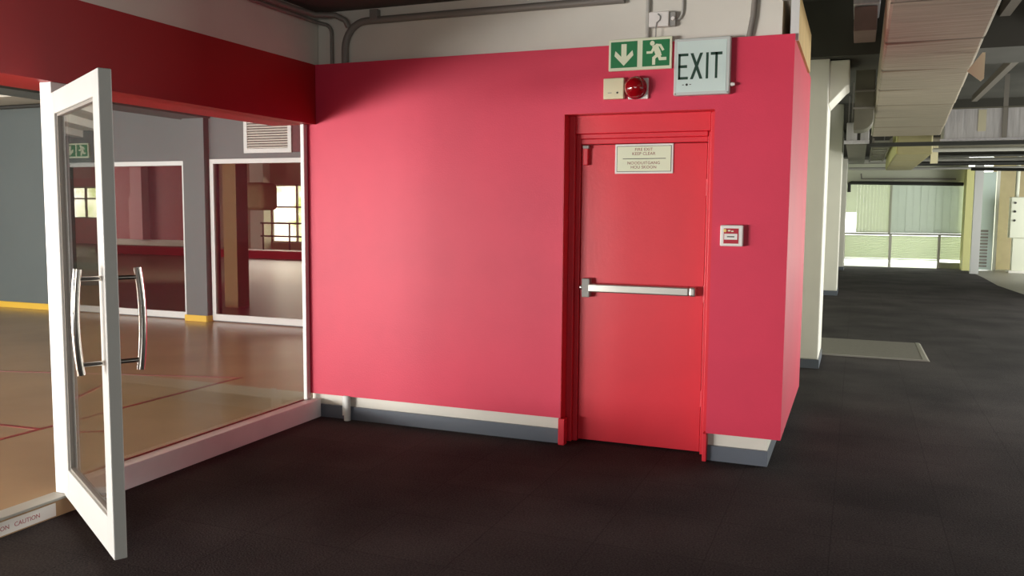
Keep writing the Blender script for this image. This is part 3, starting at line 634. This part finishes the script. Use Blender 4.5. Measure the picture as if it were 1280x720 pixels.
# right bay: long channels and pipes
tag(build('ceiling_channel', MB().box(4.95, -1, 3.05, 5.02, 8.4, 3.12).box(4.96, -1, 3.12, 5.01, 8.4, 3.14), M['pipe']), 'pale metal channel running along the dark ceiling right of the large duct', 'channel')
tag(build('ceiling_channel', MB().box(4.62, -1, 3.20, 4.70, 8.4, 3.30), M['pipe']), 'metal channel close beside the large duct under the ceiling', 'channel')
tag(build('bracket_box', MB().box(4.26, 0.35, 2.78, 4.55, 0.75, 2.93), M['silver'], bevel=.01), 'bright silver insulation lump at the right edge of the large duct', 'insulation')
pp = [(10.0, 2.66, .05, 'pipe', 'grey'), (11.2, 2.58, .035, 'pipe_light', 'pale'), (13.2, 2.80, .07, 'duct_olive', 'olive'), (14.4, 2.52, .045, 'pipe_dark', 'dark'), (15.6, 2.66, .05, 'pipe_light', 'thick pale'), (17.2, 2.74, .06, 'pipe', 'thick grey'), (18.4, 2.62, .035, 'pipe_light', 'thin pale')]
place_words = ('first behind the crossing duct', 'second behind the crossing duct', 'under the middle beam', 'black with hangers farther down', 'before the third beam', 'near the corridor end', 'last before the far wall')
for (y, z, r, m_, nm), pw in zip(pp, place_words):
    tag(build('ceiling_pipe', MB().tube([(4.6 if y < 15 else 3.3, y, z), (12, y + .3, z)], r, 10), M[m_]), '%s pipe crossing the corridor ceiling, %s' % (nm, pw), 'pipe')
tag(build('ceiling_pipe', MB().tube([(5.85, 16.5, 2.50), (7.0, 16.4, 2.47), (12, 16.2, 2.42)], .035, 10), M['pipe_dark']), 'black pipe above the white panel at the far right', 'pipe')
tag(build('hanger_post', B(4.75, 12.4, 2.42, 4.87, 12.46, 2.75), M['box_cream']), 'short cream upright under the ceiling behind the crossing duct', 'post')
struct('beam_far', B(3.2, 16.0, 2.78, 12, 16.8, 3.45), M['ceil_void'], 'dark beam near the corridor end', 'beam')

# ------------------------------------------------------------------ far end wall
FY = 21.3
fw = MB(); fw.box(2.5, FY, 2.33, 6.3, FY + .15, 3.45)
struct('wall_far', fw, M['pale_wall'], 'pale lintel wall at the far end of the corridor', 'wall')
tag(build('curtain_pipe', MB().tube([(3.30, FY - .12, 2.10), (3.30, FY - .12, 2.33), (3.36, FY - .12, 2.36), (6.185, FY - .12, 2.31)], .05, 10), M['pipe_dark']), 'dark horizontal pipe above the far blinds', 'pipe')
tag(build('lintel_pipe', MB().tube([(3.6, FY - .1, 2.62), (3.62, FY - .1, 2.47), (6.0, FY - .1, 2.45)], .02, 8), M['pipe']), 'thin grey pipe on the pale lintel above the dark one', 'pipe')
def blind(name, x0, x1, z0, z1, m_, lab):
    mb = MB(); n = 10
    for k in range(n):
        a = x0 + (x1 - x0) * k / n; b = x0 + (x1 - x0) * (k + 1) / n
        mb.box(a + .001, FY + .02 + .006 * (k % 2), z0, b, FY + .05, z1)
    mb.box(x0, FY + .0, z0 - .03, x1, FY + .05, z0)
    return tag(build(name, mb, m_), lab, 'blind')
blind('roller_blind', 3.52, 4.38, .99, 2.33, M['blind'], 'yellowish green blind at the left of the far window')
blind('roller_blind', 4.42, 6.28, .99, 2.33, M['blind_cool'], 'wide grey green blind at the right of the far window')
blind('roller_blind', 2.9, 3.20, .99, 2.33, M['blind'], 'narrow blind beside the farthest column')
tag(build('blind', MB().box(3.2, FY + .02, 1.52, 3.52, FY + .05, 2.33), M['blind']), 'short blind above the bright gap at the left of the far window', 'blind')
struct('trim_7', B(4.37, FY + .0, .955, 4.43, FY + .06, 2.33), M['pale_wall'], 'pale mullion between the two far blinds', 'mullion')
struct('trim_6', B(2.9, FY - .06, .90, 6.28, FY + .08, .955), M['pipe_light'], 'grey rail across the far window', 'rail')
lv = thing('louvre_screen', (4.7, FY, .18), 'pale slatted louvre screen below the rail of the far window', 'louvre')
for k in range(14):
    z = .24 + k * .046
    sl = MB(); sl.hexa([(3.2, FY + .0, z), (6.28, FY + .0, z), (6.28, FY + .03, z + .02), (3.2, FY + .03, z + .02)], [(3.2, FY + .0, z + .03), (6.28, FY + .0, z + .03), (6.28, FY + .03, z + .05), (3.2, FY + .03, z + .05)])
    build('slat', sl, M['louvre'], lv)
for x in (3.18, 4.40, 5.64, 6.2): build('post', B(x, FY - .03, 0, x + .07, FY + .0, .90), M['white'], lv)
build('bottom_rail', B(3.2, FY - .02, .20, 5.64, FY, .235), M['louvre'], lv)
build('kick_panel', B(5.71, FY, .0, 6.2, FY + .03, .17), M['pale_wall'], lv)
struct('outside_daylight', B(2.5, FY + 1.6, -.2, 8, FY + 1.7, 3.4), M['sky_gap'], 'bright daylight outside the far window', 'sky')
struct('floor_outside', B(2.5, FY, -.1, 8, FY + 1.6, -.005), M['pale_wall'], 'pale ground outside the far window', 'ground')
# right of the far window
tag(build('end_pier', B(6.20, 20.6, 0, 6.42, FY - .08, 2.75), M['pale_yellow']), 'pale yellow pier at the right end of the far window', 'pier')
tag(build('white_pillar', B(6.25, 19.3, 0, 6.44, 19.45, 2.75), M['white_gloss']), 'narrow bright white upright at the carpet edge', 'panel')
lp = thing('louvre_door', (6.75, 20.9, 0), 'bluish white door with a slatted lower half beside the bright upright', 'door')
build('leaf', B(6.50, 20.85, .02, 6.92, 20.9, 2.62), M['exit_face'], lp)
for k in range(12): build('slat', B(6.52, 20.82, .10 + k * .085, 6.80, 20.85, .15 + k * .085), M['pipe'] if k % 2 else M['plate_grey'], lp)
struct('wall_far_right', B(6.95, 21.6, 0, 12, 21.8, 3.45), M['beige'], 'olive beige wall at the far right', 'wall')
tag(build('door_post', B(6.95, 20.95, 0, 7.03, 21.05, 2.65), M['white']), 'pale post left of the olive wall', 'post')
sc2 = thing('service_cabinet', (7.4, 20.3, 0), 'pale service cabinet with pipes at the far right edge', 'cabinet')
build('body', B(7.20, 20.2, 0.9, 7.75, 20.5, 1.95), M['pale_wall'], sc2, bevel=.02)
for z in (1.35, 1.58, 1.80): build('knob', MB().lathe([(.03, 0), (.02, .05)], (7.30, 20.2, z), 'y', -1, 10), M['pipe_dark'], sc2)
build('pipe', MB().tube([(7.35, 20.4, 1.95), (7.35, 20.4, 3.0)], .05, 10), M['pale_wall'], sc2)
build('pedestal', B(7.30, 20.25, 0.06, 7.7, 20.5, .9), M['pale_wall'], sc2)
build('plinth', B(7.22, 20.1, 0.003, 7.8, 20.6, .06), M['white'], sc2)
# floor mat
fm = thing('floor_mat', (3.5, 5.1, 0), 'flat grey mat lying across the carpet beside the nearest column', 'mat')
build('mat', B(2.62, 4.48, 0.0, 4.235, 5.73, .012), M['mat_grey'], fm)
build('edge_strip', MB().hexa([(4.235, 4.46, 0), (4.30, 4.46, 0), (4.29, 5.74, 0), (4.235, 5.74, 0)], [(4.235, 4.46, .014), (4.275, 4.46, .014), (4.27, 5.74, .014), (4.235, 5.74, .014)]), M['mat_edge'], fm)
build('edge_strip', B(2.62, 4.455, 0, 4.235, 4.478, .014), M['mat_edge'], fm)

# ------------------------------------------------------------------ light
w = bpy.data.worlds.new('World'); SC.world = w; w.use_nodes = True
bg = w.node_tree.nodes['Background']; bg.inputs['Color'].default_value = (1.0, 0.98, 0.92, 1); bg.inputs['Strength'].default_value = 0.06
def area(name, loc, aim, sx, sy, power, col=(1, 1, 1)):
    l = bpy.data.lights.new(name, 'AREA'); l.shape = 'RECTANGLE'; l.size = sx; l.size_y = sy; l.energy = power; l.color = col
    o = bpy.data.objects.new(name, l); COL.objects.link(o); o.location = loc
    o.rotation_euler = (Vector(aim) - Vector(loc)).to_track_quat('-Z', 'Y').to_euler(); return o
area('studio_assumed_light', (-6.2, -7.6, 0.70), (1.6, 0, 1.8), 6.0, 1.2, 680, (1.0, .97, .95))  # freestanding lamp for daylight assumed from the studio side; no window is built
area('studio_low_fill_light', (-4.2, -9.2, 0.65), (2.2, 0, 1.6), 3.2, 1.1, 1130, (1.0, .97, .95))  # added unseen lamp, evens out brightness along the red wall
area('studio_far_fill_light', (-11.6, -3.0, 1.6), (-5, 3, 1.0), 5.0, 1.8, 340, (.97, .99, 1.0))  # no window in this wall; lamp added to brighten the studio
area('rear_fill_light', (4.5, -11.0, 1.2), (3.3, 3.6, 1.4), 4.5, 1.6, 140, (1.0, .97, .93))  # unseen lamp put behind the camera to brighten the column fronts
area('right_assumed_light', (12.0, -3.0, 1.3), (0, -1.0, 1.6), 6.0, 2.0, 45, (1.0, .98, .93))  # assumed light from the right; unseen lamp where no window is modelled
area('corridor_assumed_light', (10.5, 7.8, 1.2), (3.5, 5.5, 1.6), 10.0, 2.0, 950, (.98, 1.0, .93))  # lamp out of view for assumed daylight on the corridor's open right side
area('side_fill_light', (6.8, 2.6, 1.3), (3.2, 3.4, 1.5), 1.2, 1.8, 85, (1.0, 1.0, .95))  # invented lamp in the open corridor, aimed at the nearest column front
area('corridor_end_fill_light', (9.5, 18.0, 1.5), (4.5, 21.3, 1.4), 3.0, 2.0, 240, (.98, 1.0, .96))  # extra lamp out of view, added to lift the far blinds
area('hall_side_fill_light', (-30, 13, 1.7), (-20, 20, 1.4), 5.0, 2.4, 700, (1, .98, .94))  # made-up lamp at the hall's side, brightens its red wall
area('hall_high_fill_light', (-9, 7.5, 2.9), (-11.5, 15.2, 1.6), 6.0, 0.5, 330, (1, .96, .9))  # no fitting here; lamp added to light the hall and hanging box
area('hall_window_light', (-14.6, 19.2, 1.5), (-12, 8, .8), 3.0, 2.0, 120, (1, .98, .92))

# ------------------------------------------------------------------ camera
F, yaw, pitch, roll = 1073.97, -.3806, -.0899, .0081
cy, sy, cp_, sp = math.cos(yaw), math.sin(yaw), math.cos(pitch), math.sin(pitch)
fwd = Vector((sy * cp_, cy * cp_, sp)); rt = Vector((cy, -sy, 0)); up = rt.cross(fwd)
c, s = math.cos(roll), math.sin(roll)
r_, u_ = rt * c + up * s, up * c - rt * s
cam = bpy.data.cameras.new('Camera'); cam.sensor_width = 36; cam.lens = F / 1280 * 36; cam.clip_end = 200; cam.clip_start = 0.05
co = bpy.data.objects.new('Camera', cam); COL.objects.link(co)
m4 = Matrix.Identity(4)
for i in range(3): m4[i][0], m4[i][1], m4[i][2] = r_[i], u_[i], -fwd[i]
m4[0][3], m4[1][3], m4[2][3] = 3.5554, -5.1512, 1.5
co.matrix_world = m4
SC.camera = co
vs = SC.view_settings
vs.view_transform = 'Standard'; vs.look = 'None'; vs.exposure = -0.3; vs.gamma = 1.0; vs.use_curve_mapping = False
